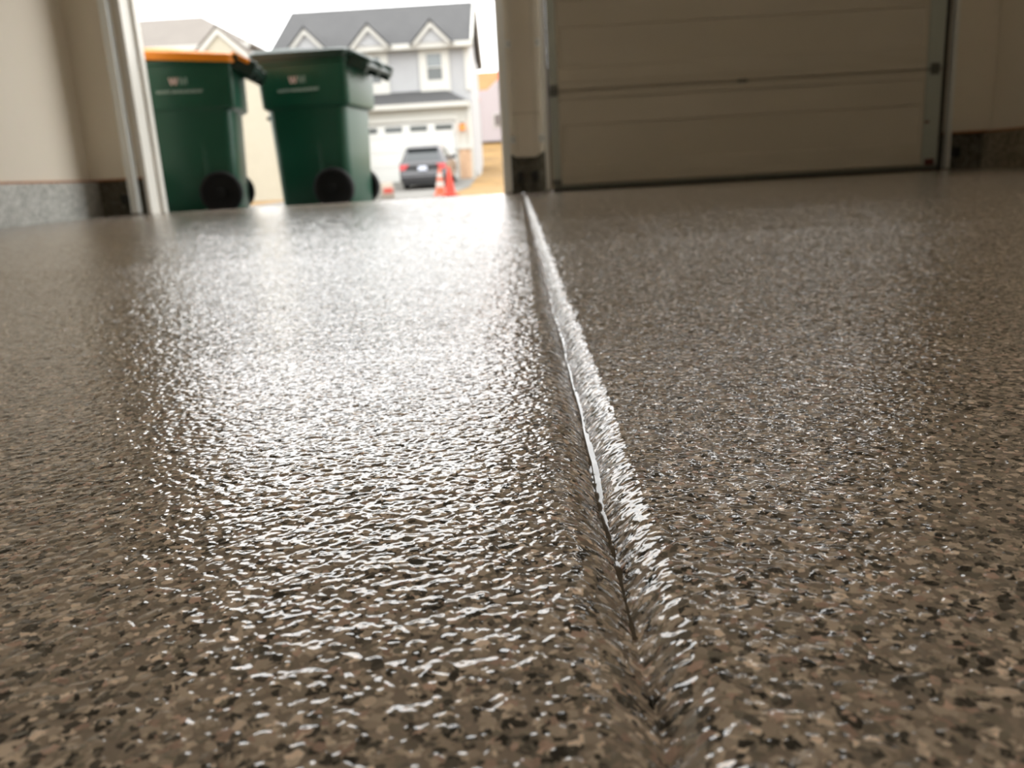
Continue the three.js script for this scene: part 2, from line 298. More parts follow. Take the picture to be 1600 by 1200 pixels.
// ---------------------------------------------------------------- the closed sectional door
const doorMat = std(0xffffff, 0.55, { map: rep(toneTex(256, [[4, 1], [12, 0.5]], 61, [190, 183, 166], [196, 189, 174]), 0.5), bumpMap: rep(paintBump, 6), bumpScale: 0.0003 });
const stileMat = std(0xaab0a8, 0.45, { metalness: 0.25 });
const steelMat = std(0xdcdedb, 0.42, { metalness: 0.4 });
const darkSteel = std(0x6a6c68, 0.45, { metalness: 0.8 });
const rubber = std(0x15150f, 0.7);
{
  const d = shell('door_1'), zb = ZF + 0.004, zi = zb + 0.042, x0 = R0 + 0.006, x1 = R1 + 0.022;
  for (const sx of [x1 + 0.002, x0 - 0.012]) part('gap_shade_strip', rbx(sx, sx + (sx > 1 ? 0.034 : 0.011), 0, opTop, ZF + 0.001, ZF + 0.022, 0.004), rubber, d);  // dark strips that stand in for the shade in the gaps beside the door
  for (let k = 0; k < 4; k++) {
    const y0 = 0.034 + k * 0.582, y1 = y0 + 0.5815, ex0 = x0 + 0.075, ex1 = x1 - 0.125, e0 = y0 + 0.135, e1 = y0 + 0.375;
    if (k < 3) part('door_section', rbx(x0, x1, y0, y1, zb, zi, 0.004), doorMat, d);
    else { // the top section carries a row of lites
      const n = 4, w = (ex1 - ex0 + 0.02) / n, g = [bx(x0, x1, y0, y0 + 0.12, zb, zi), bx(x0, x1, y1 - 0.14, y1, zb, zi), bx(x0, ex0, y0 + 0.12, y1 - 0.14, zb, zi), bx(ex0 + n * w - 0.07, x1, y0 + 0.12, y1 - 0.14, zb, zi)];
      for (let q = 1; q < n; q++) g.push(bx(ex0 + q * w - 0.07, ex0 + q * w, y0 + 0.12, y1 - 0.14, zb, zi));
      part('door_section', g, doorMat, d);
      for (let q = 0; q < n; q++) part('lite', bx(ex0 + q * w, ex0 + (q + 1) * w - 0.07, y0 + 0.12, y1 - 0.14, zb + 0.018, zb + 0.022), new THREE.MeshPhysicalMaterial({ color: 0xffffff, transmission: 1, roughness: 0.02, thickness: 0, ior: 1.5 }), d);
    }
    if (k < 3) part('joint_tongue', bx(x0, x1, y1 - 0.012, y1 + 0.012, zb + 0.004, zb + 0.024), doorMat, d);
    // pressed rectangle: a raised field within a pressed frame line
    if (k < 3) {
      const sh = new THREE.Shape([[x0 + 0.06, y0 + 0.052], [x1 - 0.11, y0 + 0.052], [x1 - 0.11, y1 - 0.054], [x0 + 0.06, y1 - 0.054]].map((p) => new THREE.Vector2(...p)));
      sh.holes.push(new THREE.Path([[ex0, e0], [ex0, e1], [ex1, e1], [ex1, e0]].map((p) => new THREE.Vector2(...p))));
      const fg = new THREE.ExtrudeGeometry(sh, { depth: 0.006, bevelEnabled: true, bevelThickness: 0.008, bevelSize: 0.008, bevelOffset: -0.004, bevelSegments: 2 }); fg.translate(0, 0, zi - 0.006);
      part('pressed_frame', fg, doorMat, d);
    }
    part('rail', rbx(x0 + 0.06, x1 - 0.11, y1 - 0.052, y1 - 0.008, zi - 0.002, zi + 0.017, 0.006), doorMat, d);
    part('rail', rbx(x0 + 0.06, x1 - 0.11, y0 + 0.006, y0 + 0.05, zi - 0.002, zi + 0.017, 0.006), doorMat, d);
    part('stile', rbx(x0 + 0.003, x0 + 0.056, y0 + 0.004, y1 - 0.004, zi - 0.002, zi + 0.007, 0.003), stileMat, d);
    part('stile', rbx(x1 - 0.105, x1 - 0.006, y0 + 0.004, y1 - 0.004, zi - 0.002, zi + 0.007, 0.003), stileMat, d);
    if (k < 3) for (const hx of [x0 + 0.03, (x0 + x1) / 2 - 0.02, x1 - 0.055]) {
      const h = part('hinge', rbx(hx - 0.028, hx + 0.028, y1 - 0.03, y1 + 0.04, zi + 0.006, zi + 0.0105, 0.002), darkSteel, d);
      const kn = cyl(0.0075, 0.0075, 0.06, 12); kn.rotateZ(Math.PI / 2); kn.translate(hx, y1 + 0.003, zi + 0.015); part('knuckle', kn, darkSteel, h);
      for (const [bxx, byy] of [[-0.016, -0.018], [0.016, -0.018], [-0.016, 0.026], [0.016, 0.026]]) { const b = cyl(0.005, 0.005, 0.006, 6); b.rotateX(Math.PI / 2); b.translate(hx + bxx, y1 + byy, zi + 0.0125); part('bolt', b, darkSteel, h); }
    }
  }
  part('bottom_retainer', rbx(x0, x1, 0.016, 0.034, zb + 0.004, zi + 0.004, 0.003), std(0x7c8078, 0.4, { metalness: 0.7 }), d);
  const seal = tube([[x0, 0.012, zb + 0.022], [(x0 + x1) / 2, 0.012, zb + 0.022], [x1, 0.012, zb + 0.022]], 0.013, 4, 10); part('bottom_seal', seal, rubber, d);
  for (const bxm of [x0 + 0.03, x1 - 0.055]) part('bottom_bracket', rbx(bxm - 0.03, bxm + 0.03, 0.036, 0.075, zi + 0.006, zi + 0.011, 0.002), bxm > 1 ? std(0x5a2a22, 0.5, { metalness: 0.3 }) : darkSteel, d);
  // latch slide on the right stile
  part('latch', rbx(x1 - 0.1, x1 - 0.07, 0.295, 0.31, zi + 0.005, zi + 0.012, 0.002), std(0x6c4030, 0.6, { metalness: 0.4 }), d);
}
// vertical roller tracks: a C channel with an angle bracket run and bolts
function track(x, side, label, w) {
  const t = thing('door_track', label, 'door track', [x, 0, ZF]);
  const o = side; // the channel opens towards the door (side)
  const s = new THREE.Shape(); s.moveTo(-w, 0.03); s.lineTo(w * 0.8, 0.03); s.lineTo(w, 0.034); s.lineTo(w, 0.044); s.lineTo(w - 0.004, 0.044); s.lineTo(w - 0.005, 0.034); s.lineTo(-w + 0.003, 0.034); s.lineTo(-w + 0.003, 0.074); s.lineTo(w - 0.006, 0.074); s.lineTo(w - 0.006, 0.066); s.lineTo(w - 0.002, 0.066); s.lineTo(w - 0.002, 0.078); s.lineTo(-w, 0.078); s.closePath();
  const g = new THREE.ExtrudeGeometry(s, { depth: 2.2, bevelEnabled: false }); g.rotateX(-Math.PI / 2); g.scale(o, 1, -1);
  if (o > 0) g.index ?? 0;
  const idx = o > 0; // mirrored once in z, once more in x where o < 0: keep faces outward
  if (idx) { const p = g.attributes.position.array; for (let i = 0; i < p.length; i += 9) for (let c = 0; c < 3; c++) { const a = p[i + 3 + c]; p[i + 3 + c] = p[i + 6 + c]; p[i + 6 + c] = a; } }
  g.computeVertexNormals(); g.translate(0, 0.012, 0);
  part('channel', g, steelMat, t);
  for (const y of [0.34, 0.92, 1.5, 2.05]) {
    const b = part('bracket', [rbx(o * -(w + 0.016) - 0.018, o * -(w + 0.016) + 0.018, y - 0.025, y + 0.025, 0.013, 0.017, 0.001), rbx(o * -(w + 0.0025) - 0.0015, o * -(w + 0.0025) + 0.0015, y - 0.025, y + 0.025, 0.014, 0.06, 0.0005)], steelMat, t);
    const k = cyl(0.006, 0.006, 0.006, 6); k.rotateX(Math.PI / 2); k.translate(o * -(w + 0.022), y, 0.019); part('bolt', k, darkSteel, b);
  }
  return t;
}
track(-2.515, 1, 'galvanized steel door track left of the open doorway, beside the white jamb', 0.026);
track(-0.062, -1, 'galvanized steel door track on the pillar, right edge of the open doorway', 0.022);
track(0.196, 1, 'galvanized steel door track on the pillar, left edge of the closed door', 0.014);
track(2.754, -1, 'galvanized steel door track at the right edge of the closed door', 0.012);
// photo-eye safety sensors low on each track
function sensor(x, side, label, led) {
  const t = thing('safety_sensor', label, 'sensor', [x, 0.105, ZF]);
  part('housing', rbx(-0.022, 0.022, -0.032, 0.032, 0.02, 0.075, 0.008, 3), rubber, t);
  part('mounting_arm', rbx(-0.012, 0.012, -0.012, 0.012, -0.05, 0.03, 0.002), std(0x24241f, 0.5), t);
  part('wire_tail', tube([[0, -0.02, 0.022], [-side * 0.012, -0.06, 0.012], [-side * 0.02, -0.095, 0.012]], 0.0035, 10, 6), rubber, t);
  const l = cyl(0.011, 0.011, 0.006, 14); l.rotateZ(Math.PI / 2); l.translate(-side * 0.023, 0.004, 0.05); part('lens', l, led, t);
  return t;
}
const lensDark = std(0x201c1c, 0.15), lensRed = std(0x5a1c12, 0.2);
sensor(-2.58, 1, 'small black door sensor low on the wall left of the open doorway', lensDark);
sensor(0.018, -1, 'small black door sensor with a dull red lens at the left foot of the pillar', lensRed);
sensor(0.112, 1, 'small black door sensor at the right foot of the pillar beside the closed door', lensDark);
sensor(2.815, -1, 'small black door sensor right of the closed door by the corner', lensDark);

// ---------------------------------------------------------------- unseen ceiling lamp, added as fill to brighten the garage
function addedFillLamp(x, z, label) {
  const t = thing('added_fill_lamp', label, 'lamp', [x, ceilY, z]);
  part('base', cyl(0.19, 0.2, 0.035, 32).translate(0, -0.0175, 0), whiteMat, t);
  part('light_diffuser', new THREE.LatheGeometry([[0.18, -0.035], [0.178, -0.05], [0.15, -0.075], [0.08, -0.09], [0.001, -0.094]].map((p) => new THREE.Vector2(...p)), 32), new THREE.MeshPhysicalMaterial({ color: 0xfff2dc, emissive: 0xfff3e4, emissiveIntensity: 0.9, roughness: 0.5 }), t);
  const l = new THREE.PointLight(0xfff3e4, 0.62); l.position.set(0, -0.2, 0); l.castShadow = true; l.shadow.radius = 5; t.add(l);
}
addedFillLamp(0.25, -0.35, 'unseen round white fill lamp added on the garage ceiling');

// ---------------------------------------------------------------- outdoors: ground
const NZ = noiseTile(256, [[8, 1], [20, 0.6], [50, 0.3]], 90);
function groundY(z) { // down from the garage to the street, up again to the houses opposite
  const k = [[-5.78, -0.012], [-14, -0.34], [-15, -0.42], [-20.5, -0.42], [-21.2, -0.33], [-33, -0.31], [-38.6, 0.0], [-45, 0.2], [-64, 2.6], [-100, 3.0]];
  for (let i = 0; i < k.length - 1; i++) if (z >= k[i + 1][0]) { const t = (k[i][0] - z) / (k[i][0] - k[i + 1][0]); return k[i][1] + (k[i + 1][1] - k[i][1]) * t; }
  return 3.0;
}
function groundSheet(x0, x1, z0, z1, lift = 0, rough = 0, step = 0.7) {
  const xs = range(x0, x1, Math.max(step, (x1 - x0) / 80)), zs = range(z0, z1, step), pos = [], uv = [], idx = [];
  zs.forEach((z, j) => xs.forEach((x, i) => { const n = NZ[(Math.floor(Math.abs(z) * 9) % 256) * 256 + Math.floor(Math.abs(x) * 9) % 256] - 0.5; pos.push(x, groundY(z) + lift + rough * n, z); uv.push(x, -z);
    if (j && i) { const d = j * xs.length + i, c = d - 1, b = d - xs.length, a = b - 1; idx.push(a, b, c, b, d, c); } }));
  const g = new THREE.BufferGeometry(); g.setAttribute('position', new THREE.Float32BufferAttribute(pos, 3)); g.setAttribute('uv', new THREE.Float32BufferAttribute(uv, 2)); g.setIndex(idx); g.computeVertexNormals(); return g;
}
const lawnMat = std(0xffffff, 0.95, { map: rep(toneTex(512, [[6, 1], [18, 0.8], [70, 0.8], [200, 0.6]], 101, [98, 72, 30], [145, 113, 60], 1.5), 0.2) });
const paveMat = std(0xffffff, 0.85, { map: rep(toneTex(512, [[6, 1], [40, 0.6], [256, 0.8]], 103, [88, 86, 81], [106, 104, 99], 1.3), 0.3) });
const roadMat = std(0xffffff, 0.9, { map: rep(toneTex(256, [[6, 1], [128, 1]], 105, [84, 84, 84], [110, 109, 107]), 0.5) });
structMesh('driveway', groundSheet(-4.6, 4.6, -5.78, -14.6), paveMat);
structMesh('street', groundSheet(-60, 60, -14.6, -21), roadMat);
structMesh('driveway_opposite', groundSheet(-6.9, -1.9, -21, -38.7, 0.015), paveMat);
structMesh('lawn', [groundSheet(-60, -4.6, -5.78, -14.6), groundSheet(4.6, 60, -5.78, -14.6), groundSheet(-60, 60, -21, -100, 0, 0.03)], lawnMat);

// ---------------------------------------------------------------- wheeled bins
const binGreen = std(0x004430, 0.38, { bumpMap: rep(paintBump, 1), bumpScale: 0.0002 });
const lidGreen = std(0x07281f, 0.4), lidOrange = std(0xec8c0c, 0.42), tyre = std(0x030303, 0.9);
const printTex = (() => {
  const c = document.createElement('canvas'); c.width = 512; c.height = 256; const x = c.getContext('2d');
  x.clearRect(0, 0, 512, 256); x.textAlign = 'center'; x.textBaseline = 'middle';
  x.fillStyle = '#d8b9b4'; x.font = 'bold 104px sans-serif'; x.fillText('W', 205, 82);
  x.fillStyle = '#7d9389'; x.fillText('M', 308, 82);
  x.fillStyle = '#a3b3ab'; x.font = 'bold 46px sans-serif'; x.fillText('WASTE MANAGEMENT', 256, 190);
  const t = new THREE.CanvasTexture(c); t.colorSpace = THREE.SRGBColorSpace; return t;
})();
const printMat = new THREE.MeshPhysicalMaterial({ map: printTex, transparent: true, roughness: 0.5 });
function makeBin(name, label, pos, turn, lidMat, tilt, size) {
  const t = thing(name, label, 'trash bin', pos, turn, 'wheeled bins outside the open doorway');
  t.scale.setScalar(size); // x runs from front (-) to handle side (+), the axle along z
  part('body', loft([
    { y: 0.004, x0: -0.28, x1: 0.245, z0: -0.285, z1: 0.285, r: 0.06 }, { y: 0.03, x0: -0.298, x1: 0.26, z0: -0.298, z1: 0.298, r: 0.07 },
    { y: 0.414, x0: -0.312, x1: 0.275, z0: -0.308, z1: 0.308, r: 0.07 }, { y: 0.735, x0: -0.325, x1: 0.288, z0: -0.318, z1: 0.318, r: 0.07 },
    { y: 0.752, x0: -0.345, x1: 0.325, z0: -0.335, z1: 0.335, r: 0.045 }, { y: 0.772, x0: -0.35, x1: 0.33, z0: -0.34, z1: 0.34, r: 0.045 },
    { y: 1.045, x0: -0.362, x1: 0.338, z0: -0.35, z1: 0.35, r: 0.045 }, { y: 1.051, x0: -0.375, x1: 0.35, z0: -0.362, z1: 0.362, r: 0.05 }, { y: 1.077, x0: -0.375, x1: 0.35, z0: -0.362, z1: 0.362, r: 0.05 },
  ]), binGreen, t);
  // wheel wells' moulded ribs and the lift bar under the collar
  const lift = cyl(0.016, 0.016, 0.5, 14); lift.rotateX(Math.PI / 2); lift.translate(-0.338, 0.69, 0); part('lift_bar', lift, std(0x59605c, 0.4, { metalness: 0.8 }), t);
  for (const s of [-1, 1]) part('rib', rbx(0.05, 0.075, 0.16, 0.735, s * 0.29 - 0.022, s * 0.29 + 0.022, 0.008), binGreen, t);
  // lid
  const lid = part('lid', loft([
    { y: 0, x0: -0.40, x1: 0.36, z0: -0.378, z1: 0.378, r: 0.06 }, { y: 0.052, x0: -0.405, x1: 0.36, z0: -0.38, z1: 0.38, r: 0.06 },
    { y: 0.066, x0: -0.38, x1: 0.35, z0: -0.355, z1: 0.355, r: 0.07, dy: (x) => 0.012 * (x < 0 ? 1 : 0) }, { y: 0.086, x0: -0.20, x1: 0.16, z0: -0.22, z1: 0.22, r: 0.12, dy: (x) => (x < 0 ? 0.018 : 0) },
  ]), lidMat, t);
  lid.position.set(0, 1.075, 0); lid.rotation.z = tilt;
  // hinge and handle: two arms that fall away behind, with the grip bar between them
  const arm = (z) => { const g = rbx(-0.02, 0.16, -0.07, 0.045, z - 0.03, z + 0.03, 0.014, 3); g.rotateZ(-0.5); g.translate(0.355, 1.087, 0); return g; };
  for (const z of [-0.29, 0, 0.29]) part('handle_arm', arm(z), z ? lidGreen : lidGreen, t);
  const bar = cyl(0.022, 0.022, 0.66, 16); bar.rotateX(Math.PI / 2); bar.translate(0.475, 1.012, 0); part('handle_grip', bar, lidGreen, t);
  const pin = cyl(0.016, 0.016, 0.72, 14); pin.rotateX(Math.PI / 2); pin.translate(0.375, 1.092, 0); part('hinge_pin', pin, lidGreen, t);
  const plate = rbx(0.0, 0.135, -0.022, 0.014, -0.33, 0.33, 0.01); plate.rotateZ(-0.5); plate.translate(0.345, 1.123, 0); part('lid_flap', plate, lidMat, t);
  // axle and wheels
  const ax = cyl(0.012, 0.012, 0.66, 10); ax.rotateX(Math.PI / 2); ax.translate(0.15, 0.155, 0); part('axle', ax, steelMat, t);
  for (const s of [-1, 1]) {
    const pts = [[0.02, -0.03], [0.11, -0.03], [0.118, -0.038], [0.14, -0.04], [0.151, -0.03], [0.155, 0], [0.151, 0.03], [0.14, 0.04], [0.118, 0.038], [0.11, 0.026], [0.035, 0.02], [0.03, 0.034], [0.001, 0.036]].map((p) => new THREE.Vector2(...p));
    const g = new THREE.LatheGeometry(pts, 32); g.rotateX(s * Math.PI / 2); g.translate(0.15, 0.155, s * 0.33);
    const w = part('wheel', g, tyre, t);
    const hub = cyl(0.026, 0.03, 0.02, 16); hub.rotateX(Math.PI / 2); hub.translate(0.15, 0.155, s * 0.371); part('hub_cap', hub, tyre, w);
  }
  const p = part('side_print', new THREE.PlaneGeometry(0.34, 0.17), printMat, t); p.position.set(-0.04, 0.91, 0.3497); p.rotation.x = -0.04;
  return t;
}
makeBin('wheeled_bin', 'dark green wheeled bin with an orange lid, beside the left door jamb', [-2.345, groundY(-6.45), -6.45], 0.17, lidOrange, -0.06, 0.975);
makeBin('wheeled_bin', 'all-green wheeled bin with a green lid, right of the orange-lidded one', [-1.615, groundY(-7.33), -7.33], -0.13, lidGreen, -0.01, 1.08);

// ---------------------------------------------------------------- the grey house opposite
function siding(c0, c1, pitch, seed) { // lap siding: courses told by a fine step
  const N = 256, b = new Uint8Array(N * N * 4); for (let y = 0; y < N; y++) for (let x = 0; x < N; x++) { const v = (y % 64) / 64; const i = (y * N + x) * 4; b[i] = b[i + 1] = b[i + 2] = 255 * (1 - v); b[i + 3] = 255; }
  const t = dataTex(N, N, b, false); t.repeat.set(1 / (pitch * 4), 1 / (pitch * 4));
  return std(0xffffff, 0.7, { map: rep(toneTex(128, [[5, 1], [30, 0.5]], seed, c0, c1), 0.2), bumpMap: t, bumpScale: 0.012 });
}
const shingle = std(0xffffff, 0.95, { map: rep(toneTex(256, [[6, 0.6], [64, 1], [128, 1]], 121, [52, 52, 53], [72, 72, 72]), 0.4) });
const greySiding = siding([150, 151, 153], [158, 159, 160], 0.16, 125), creamSiding = siding([160, 154, 137], [168, 162, 146], 0.16, 127);
const trimMat = std(0xb6b5af, 0.6), glassMat = std(0x6f7678, 0.08, { ior: 1.6 }), darkGlass = std(0x565a5a, 0.15);
{
  const h = thing('grey_house', 'two-storey grey house with dark gabled roof and white garage door across the street', 'house', [0, 0, 0]);
  part('main_wall', bx(-10.55, -1.95, 0, 5.95, -49, -40), greySiding, h);
  part('garage_wall', [bx(-10.55, -8.2, 0, 3.3, -40, -38.7), bx(-2.68, -2.0, 0, 3.3, -40, -38.7), bx(-8.2, -2.68, 2.62, 3.3, -40, -38.7)], std(0xb0afa8, 0.7), h);
  // main roof: front and rear slopes, gable ends
  part('roof_front_slope', quad([-10.82, 5.93, -39.55], [-1.74, 5.93, -39.55], [-1.74, 8.45, -44.5], [-10.82, 8.45, -44.5], 0.14), shingle, h);
  part('roof_rear_slope', quad([-1.74, 5.93, -49.45], [-10.82, 5.93, -49.45], [-10.82, 8.45, -44.5], [-1.74, 8.45, -44.5], 0.14), shingle, h);
  for (const x of [-10.5, -2.02]) { const g = prism([[-49, 5.9], [-40, 5.9], [-44.5, 8.25]], 0, 0.06); g.rotateY(-Math.PI / 2); g.translate(x, 0, 0); part('gable_end', g, greySiding, h); }
  part('eave_fascia', bx(-10.82, -1.74, 5.74, 5.95, -39.62, -39.5), trimMat, h);
  part('eave_soffit', bx(-10.82, -1.74, 5.72, 5.76, -40, -39.52), trimMat, h);
  for (const s of [[-39.55, 5.9], [-49.45, 5.9]]) part('rake_board', quad([-1.73, s[1] - 0.1, s[0]], [-1.73, 8.35, -44.5], [-1.73, 8.52, -44.5], [-1.73, s[1] + 0.12, s[0]], 0.08), trimMat, h);
  // three ornamental gables over the upper windows
  for (const cx of [-9.1, -6.3, -3.53]) {
    const gbl = part('gable_panel', prism([[cx - 0.8, 5.95], [cx + 0.8, 5.95], [cx, 6.72]], -39.95, -39.45), greySiding, h);
    for (const s of [-1, 1]) {
      part('gable_trim', quad(...(s < 0 ? [[cx - 0.92, 5.86, -39.3], [cx - 0.72, 5.86, -39.3], [cx, 6.58, -39.3], [cx, 6.82, -39.3]] : [[cx + 0.72, 5.86, -39.3], [cx + 0.92, 5.86, -39.3], [cx, 6.82, -39.3], [cx, 6.58, -39.3]]), 0.14), trimMat, gbl);
      part('gable_roof', quad(...(s < 0 ? [[cx - 0.98, 5.88, -39.25], [cx, 6.9, -39.25], [cx, 6.9, -41.4], [cx - 0.98, 5.88, -39.6]] : [[cx, 6.9, -39.25], [cx + 0.98, 5.88, -39.25], [cx + 0.98, 5.88, -39.6], [cx, 6.9, -41.4]]), 0.07), shingle, gbl);
    }
  }
  // upper windows in wide white surrounds
  for (const cx of [-9.1, -6.3, -3.53]) {
    const w = part('window_surround', [bx(cx - 0.68, cx - 0.33, 3.9, 5.8, -40, -39.9), bx(cx + 0.33, cx + 0.68, 3.9, 5.8, -40, -39.9), bx(cx - 0.33, cx + 0.33, 5.53, 5.8, -40, -39.9), bx(cx - 0.33, cx + 0.33, 3.9, 4.42, -40, -39.9)], trimMat, h);
    part('pane', bx(cx - 0.33, cx + 0.33, 4.98, 5.53, -40, -39.955), glassMat, w); part('pane', bx(cx - 0.33, cx + 0.33, 4.42, 4.94, -40, -39.965), darkGlass, w);
    part('meeting_rail', bx(cx - 0.33, cx + 0.33, 4.94, 4.985, -40, -39.93), trimMat, w);
  }
  part('corner_board', bx(-2.16, -1.93, 3.9, 5.72, -40.04, -39.95), trimMat, h);
  // pent roof over the garage with a hipped right end
  part('pent_roof', quad([-10.8, 3.32, -38.35], [-2.0, 3.32, -38.35], [-3.1, 3.98, -40], [-10.8, 3.98, -40], 0.08), shingle, h);
  part('pent_roof_hip', quad([-2.0, 3.32, -38.35], [-2.0, 3.32, -40], [-3.1, 3.98, -40], [-3.09, 3.98, -39.99], 0.05), shingle, h);
  part('pent_fascia', bx(-10.8, -2.0, 3.12, 3.32, -38.42, -38.33), trimMat, h);
  part('pent_soffit', bx(-10.8, -2.0, 3.1, 3.14, -38.72, -38.36), std(0xc4c2ba, 0.7), h);
  // garage door of five sections wide glass lites in the top row
  const gd = part('garage_door_frame', [bx(-8.32, -8.2, 0, 2.74, -38.74, -38.62), bx(-2.68, -2.56, 0, 2.74, -38.74, -38.62), bx(-8.2, -2.68, 2.58, 2.74, -38.74, -38.62)], trimMat, h);
  for (let k = 0; k < 4; k++) part('door_section', rbx(-8.19, -2.69, 0.02 + k * 0.64, 0.65 + k * 0.64, -38.82, -38.74, 0.02), std(0xcbccc9, 0.5), gd);
  for (let k = 0; k < 5; k++) { const x0 = -8.07 + k * 1.12; part('lite', rbx(x0, x0 + 0.77, 2.16, 2.41, -38.75, -38.725, 0.01), darkGlass, gd); }
  const pier = part('stone_pier', rbx(-2.58, -2.06, 0, 1.3, -38.72, -38.5, 0.02), std(0xffffff, 0.9, { map: rep(toneTex(128, [[5, 1], [16, 1], [50, 1]], 141, [150, 120, 96], [206, 176, 146], 1.6), 0.6) }), h);
  part('pier_cap', rbx(-2.62, -2.02, 1.3, 1.36, -38.76, -38.46, 0.02), trimMat, pier);
  part('pilaster', bx(-2.1, -1.93, 0, 3.12, -38.74, -38.62), trimMat, h);
  part('foundation_strip', bx(-1.96, -1.9, 0, 0.35, -49, -40), std(0x9a9a98, 0.8), h);
}
{ // carriage lamp beside the garage door, alight
  const l = thing('wall_lantern', 'small glowing orange wall lantern beside the white garage door opposite', 'lamp', [-2.36, 2.2, -38.62]);
  part('back_plate', rbx(-0.05, 0.05, -0.14, 0.16, -0.04, 0, 0.01), std(0x3a322a, 0.5), l);
  part('cap', new THREE.ConeGeometry(0.13, 0.1, 8).translate(0, 0.2, 0.12), std(0x3a322a, 0.5), l);
  const glow = new THREE.MeshPhysicalMaterial({ color: 0xa86a30, emissive: 0xff8a20, emissiveIntensity: 0.2, roughness: 0.4 });
  part('glass_lantern_light', cyl(0.12, 0.09, 0.26, 8).translate(0, 0.02, 0.12), glow, l);
  part('foot', cyl(0.04, 0.02, 0.06, 8).translate(0, -0.14, 0.12), std(0x3a322a, 0.5), l);
  const pl = new THREE.PointLight(0xffa040, 0.04); pl.position.set(0, 0.02, 0.12); pl.castShadow = true; pl.shadow.radius = 4; l.add(pl);
}

// ---------------------------------------------------------------- cream house behind the bins
{
  const h = thing('cream_house', 'cream house with a brown-grey hipped roof and front gable behind the orange-lidded bin', 'house');
  const roof = std(0xffffff, 0.95, { map: rep(toneTex(256, [[6, 0.6], [64, 1], [128, 1]], 151, [92, 86, 80], [112, 106, 99]), 0.4) });
  const Z = -30;
  part('main_wall', bx(-20, -9.0, -0.6, 4.88, -37.5, Z), creamSiding, h);
  part('roof_front_slope', quad([-20.3, 4.85, Z + 0.3], [-8.75, 4.85, Z + 0.3], [-11.63, 6.5, -33.8], [-20.3, 6.5, -33.8], 0.12), roof, h);
  part('roof_hip_slope', quad([-8.75, 4.85, Z + 0.3], [-8.75, 4.85, -37.8], [-11.63, 6.5, -33.85], [-11.63, 6.5, -33.8], 0.12), roof, h);
  part('roof_rear_slope', quad([-8.75, 4.85, -37.8], [-20.3, 4.85, -37.8], [-20.3, 6.5, -33.85], [-11.63, 6.5, -33.85], 0.12), roof, h);
  part('eave_fascia', bx(-20.3, -8.75, 4.7, 4.87, Z + 0.26, Z + 0.34), trimMat, h);
  const cx = -9.56, hw = 1.7, pk = 5.26, ev = pk - hw * 0.9;
  const fw = part('front_gable_wall', prism([[cx - hw, -0.6], [cx + hw, -0.6], [cx + hw, ev], [cx, pk - 0.1], [cx - hw, ev]], Z, Z + 0.9), creamSiding, h);
  for (const s of [-1, 1]) {
    const ex = cx + s * (hw + 0.18), ey = pk - (hw + 0.18) * 0.9;
    part('rake_board', s < 0 ? quad([ex, ey, Z + 0.97], [ex + 0.1, ey - 0.14, Z + 0.97], [cx, pk - 0.2, Z + 0.97], [cx, pk + 0.03, Z + 0.97], 0.15) : quad([ex - 0.1, ey - 0.14, Z + 0.97], [ex, ey, Z + 0.97], [cx, pk + 0.03, Z + 0.97], [cx, pk - 0.2, Z + 0.97], 0.15), trimMat, fw);
    part('gable_roof_slope', s < 0 ? quad([ex, ey + 0.05, Z + 1.0], [cx, pk + 0.08, Z + 1.0], [cx, pk + 0.08, -31], [ex, ey + 0.05, -31], 0.06) : quad([cx, pk + 0.08, Z + 1.0], [ex, ey + 0.05, Z + 1.0], [ex, ey + 0.05, -31], [cx, pk + 0.08, -31], 0.06), roof, fw);
  }
  part('downspout', tube([[cx + hw + 0.02, ev - 0.1, Z + 0.96], [cx + hw + 0.02, 2, Z + 0.96], [cx + hw + 0.02, 0.1, Z + 0.96]], 0.05, 6, 8), std(0x9a9088, 0.6), h);
  part('corner_board', bx(cx + hw - 0.14, cx + hw + 0.02, -0.6, ev, Z + 0.8, Z + 0.94), trimMat, h);
}
// ---------------------------------------------------------------- house under construction at the right edge of the doorway
{
  const h = thing('unfinished_house', 'pale wrapped house with bare orange roof boards seen beside the pillar', 'house');
  const Z = -62, wrap = std(0x9f979a, 0.7), board = std(0xffffff, 0.85, { map: rep(toneTex(128, [[6, 1], [30, 1]], 161, [170, 88, 44], [184, 104, 58]), 0.4) });
  part('main_wall', bx(-6, 6, 2.4, 5.9, -70, Z), wrap, h);
  part('front_gable_wall', prism([[-2.4, 2.4], [4.4, 2.4], [4.4, 5.4], [1.0, 8.2], [-2.4, 5.4]], Z, Z + 0.8), wrap, h);
  part('roof_front_slope', quad([-6.3, 5.2, Z + 0.4], [6.3, 5.2, Z + 0.4], [6.3, 7.55, -66], [-6.3, 7.55, -66], 0.1), board, h);
  part('roof_rear_slope', quad([6.3, 5.2, -70.4], [-6.3, 5.2, -70.4], [-6.3, 7.55, -66], [6.3, 7.55, -66], 0.1), board, h);
  const w = part('window_frame', bx(-1.52, -0.6, 3.35, 4.25, Z + 0.8, Z + 0.85), trimMat, h); part('window_opening', bx(-1.45, -0.67, 3.42, 4.18, Z + 0.84, Z + 0.87), std(0x5e5654, 0.4), w);
}

